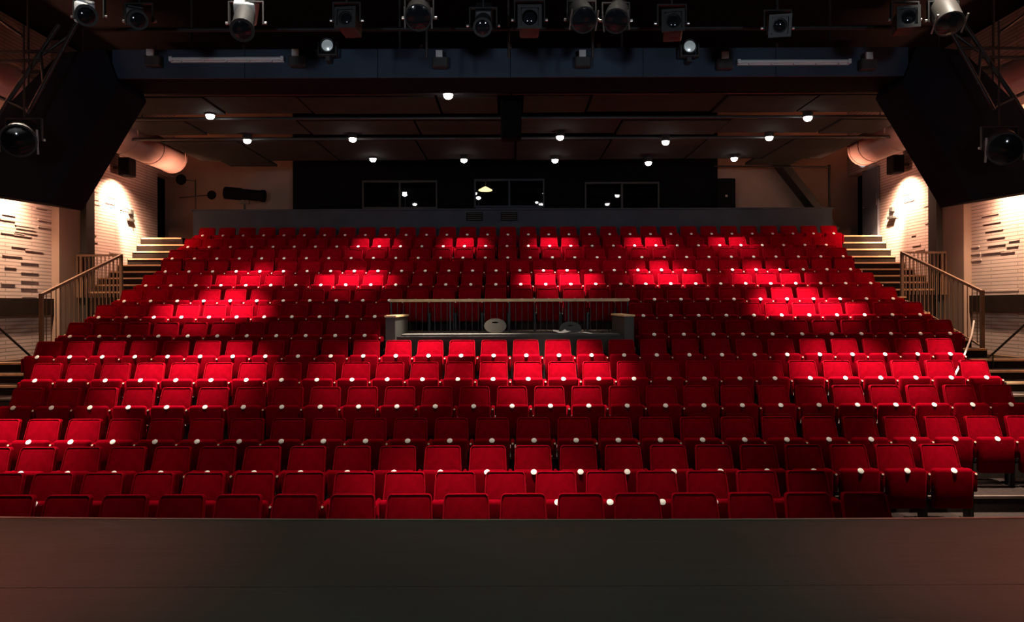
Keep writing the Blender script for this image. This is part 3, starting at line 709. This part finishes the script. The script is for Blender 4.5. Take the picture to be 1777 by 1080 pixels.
def stage_lamp(px, py, size, yaw, pitch, lab, kind='fresnel', d=YR, hm='housing', group='stage spotlights on the rig'):
    p = W(px, py, d); s = size/36*.23/.23
    root = empty('stage_spotlight', p, lab, 'spotlight', group)
    m = Matrix.Rotation(R(yaw), 4, 'Z') @ Matrix.Rotation(R(pitch), 4, 'X') @ Matrix.Scale(s, 4)
    mz = m @ Matrix.Rotation(R(90), 4, 'X')      # local z of a lathe -> towards the viewer
    def put(b, name, mm, sm=True):
        b.v = [tuple(m @ Vector(v)) for v in b.v]; return b.build(name, M[mm], root, sm)
    if kind == 'fresnel':
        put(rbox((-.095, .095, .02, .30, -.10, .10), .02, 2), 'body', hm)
        fr = MB().box(-.115, .115, -.02, .0, .085, .115).box(-.115, .115, -.02, .0, -.115, -.085).box(-.115, -.085, -.02, .0, -.085, .085).box(.085, .115, -.02, .0, -.085, .085)
        o = put(fr, 'colour_frame', hm, False)
        MB().lathe([(.112, -.02), (.112, .0), (.075, .0), (.075, -.02)], 20, mz).build('bezel', M[hm], root, True)
        MB().lathe([(.074, -.03), (.05, -.012), (.01, -.005)], 18, mz).build('lens', M['lensd'], root, True)
    elif kind == 'profile':
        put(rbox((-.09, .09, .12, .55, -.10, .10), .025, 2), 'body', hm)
        MB().lathe([(.085, -.12), (.085, .18), (.10, .18), (.10, .2), (.075, .2)], 18, mz).build('barrel', M['housing'], root, True)
        MB().lathe([(.075, .2), (.05, .212), (.01, .218)], 18, mz).build('lens', M['lensd'], root, True)
        put(MB().box(-.085, .085, .2, .5, .10, .115), 'cooling_cover', hm, False)
    else:
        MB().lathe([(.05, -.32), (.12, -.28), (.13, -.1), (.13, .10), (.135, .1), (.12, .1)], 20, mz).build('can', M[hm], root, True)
        MB().lathe([(.12, .1), (.07, .118), (.01, .125)], 18, mz).build('lens', M['lensd'], root, True)
        put(MB().box(-.14, -.125, -.1, -.09, -.10, .10), 'frame_clip', 'silver', False); put(MB().box(.125, .14, -.1, -.09, -.10, .10), 'frame_clip', 'silver', False)
    w = .15*s
    up = Zr(3.62)-p.z
    MB().box(-w, -w+.015, .06, .1, -.02, w+.03).box(w-.015, w, .06, .1, -.02, w+.03).box(-w, w, .06, .1, w+.03, w+.045).build('yoke', M['steel'], root)
    for sx in (-1, 1): MB().lathe([(.018, 0), (.018, .025)], 8, Matrix.Translation((sx*(w+.005), .08, 0)) @ Matrix.Rotation(R(90*sx), 4, 'Y')).build('knob', M['silver'], root, True)
    MB().tube([(0, .08, w+.03), (0, .08, max(w+.1, up))], .014, 6).build('hanger', M['steel'], root)
    return root, p
S = stage_lamp
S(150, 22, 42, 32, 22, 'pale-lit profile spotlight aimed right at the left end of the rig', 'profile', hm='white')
S(238, 30, 38, 32, 22, 'dark profile spotlight beside the pale one on the left of the rig', 'profile')
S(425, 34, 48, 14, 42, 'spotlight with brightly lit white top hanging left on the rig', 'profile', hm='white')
S(601, 30, 38, -6, -3, 'square-framed spotlight above the left round reflector lamp', 'fresnel')
S(728, 26, 40, 5, 35, 'domed spotlight with glowing rim left of centre on the rig', 'can')
S(840, 40, 38, 0, 32, 'dark box spotlight tilted down, left of the centre dropper', 'profile')
S(921, 30, 42, 0, 0, 'square-framed spotlight facing the stage at the rig centre', 'fresnel')
S(1012, 30, 40, 8, 38, 'domed spotlight with bright glints right of centre, first of the pair', 'can')
S(1072, 32, 38, -14, 38, 'domed spotlight right of centre, second of the glinting pair', 'can')
S(1170, 37, 40, -10, -3, 'square-framed spotlight above the right round reflector lamp', 'fresnel')
S(1355, 46, 38, -10, 22, 'dark spotlight above the right fluorescent tube', 'fresnel')
S(1578, 32, 38, -14, 0, 'square-framed dim spotlight near the right end of the rig', 'fresnel')
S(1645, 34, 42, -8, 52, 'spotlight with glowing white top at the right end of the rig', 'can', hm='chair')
def side_lamp(px, py, d, yaw, lab):
    S(px, py, 56, yaw, 20, lab, 'can', d=d, group='side spotlights on the lattice trusses')
side_lamp(36, 238, 9.6, 25, 'black spotlight hanging on the lattice truss at the left edge')
side_lamp(1742, 258, 9.6, -25, 'black spotlight hanging on the lattice truss at the right edge')
# unseen spots added over the rig to brighten the tops of some housings
for px, tgt, w in ((150, 22, 90), (430, 20, 300), (728, 20, 50), (1045, 22, 60), (1642, 16, 300)):
    p = W(px, tgt, YR); spot('rig_top_fill', p + Vector((.05, -.5, 1.1)), p, w, (1, .88, .75), 40, .8, .04)
# lattice trusses beside the slanting legs
def truss(s):
    nm = 'left' if s < 0 else 'right'
    root = empty('lattice_truss', (0, 9.95, H0), 'thin black lattice truss slanting beside the navy leg at the %s edge' % nm, 'truss')
    def Q(px, py, d=9.95):
        v = W(px, py, d) - Vector((0, 9.95, H0)); return Vector((v.x if s < 0 else -v.x, v.y, v.z))
    for a, c in (((140, 28), (50, 194)), ((104, 40), (12, 176))): MB().tube([Q(*a), Q(*c)], .028, 8).build('chord', M['steel'], root, True)
    for a, c in (((-40, 88), (112, 86)), ((-60, 104), (72, 102)), ((-30, 152), (54, 190))): MB().tube([Q(*a), Q(*c)], .024, 8).build('crossbar', M['steel'], root, True)
    for a, c in (((72, 92), (78, 150)), ((72, 92), (16, 174)), ((118, 62), (76, 92)), ((40, 60), (-30, 10))): MB().tube([Q(*a), Q(*c)], .02, 8).build('lacing', M['steel'], root, True)
    MB().tube([Q(12, 176), Q(-30, 250)], .028, 8).build('chord', M['steel'], root, True)
for s in (-1, 1): truss(s)
# white cord hanging by the right railing
pts = [W(1690, 560, 13.6), W(1686, 585, 13.2), W(1676, 612, 12.6), W(1666, 635, 12.1), W(1656, 655, 11.75), W(1652, 668, 11.6)]
o0 = pts[0].copy(); o = MB().tube([q-o0 for q in pts], .015, 8).build('hanging_cord', M['rope'], None, True, loc=o0)
tag(o, 'white cord hanging from the foot of the right stair railing to the seats', 'cord')
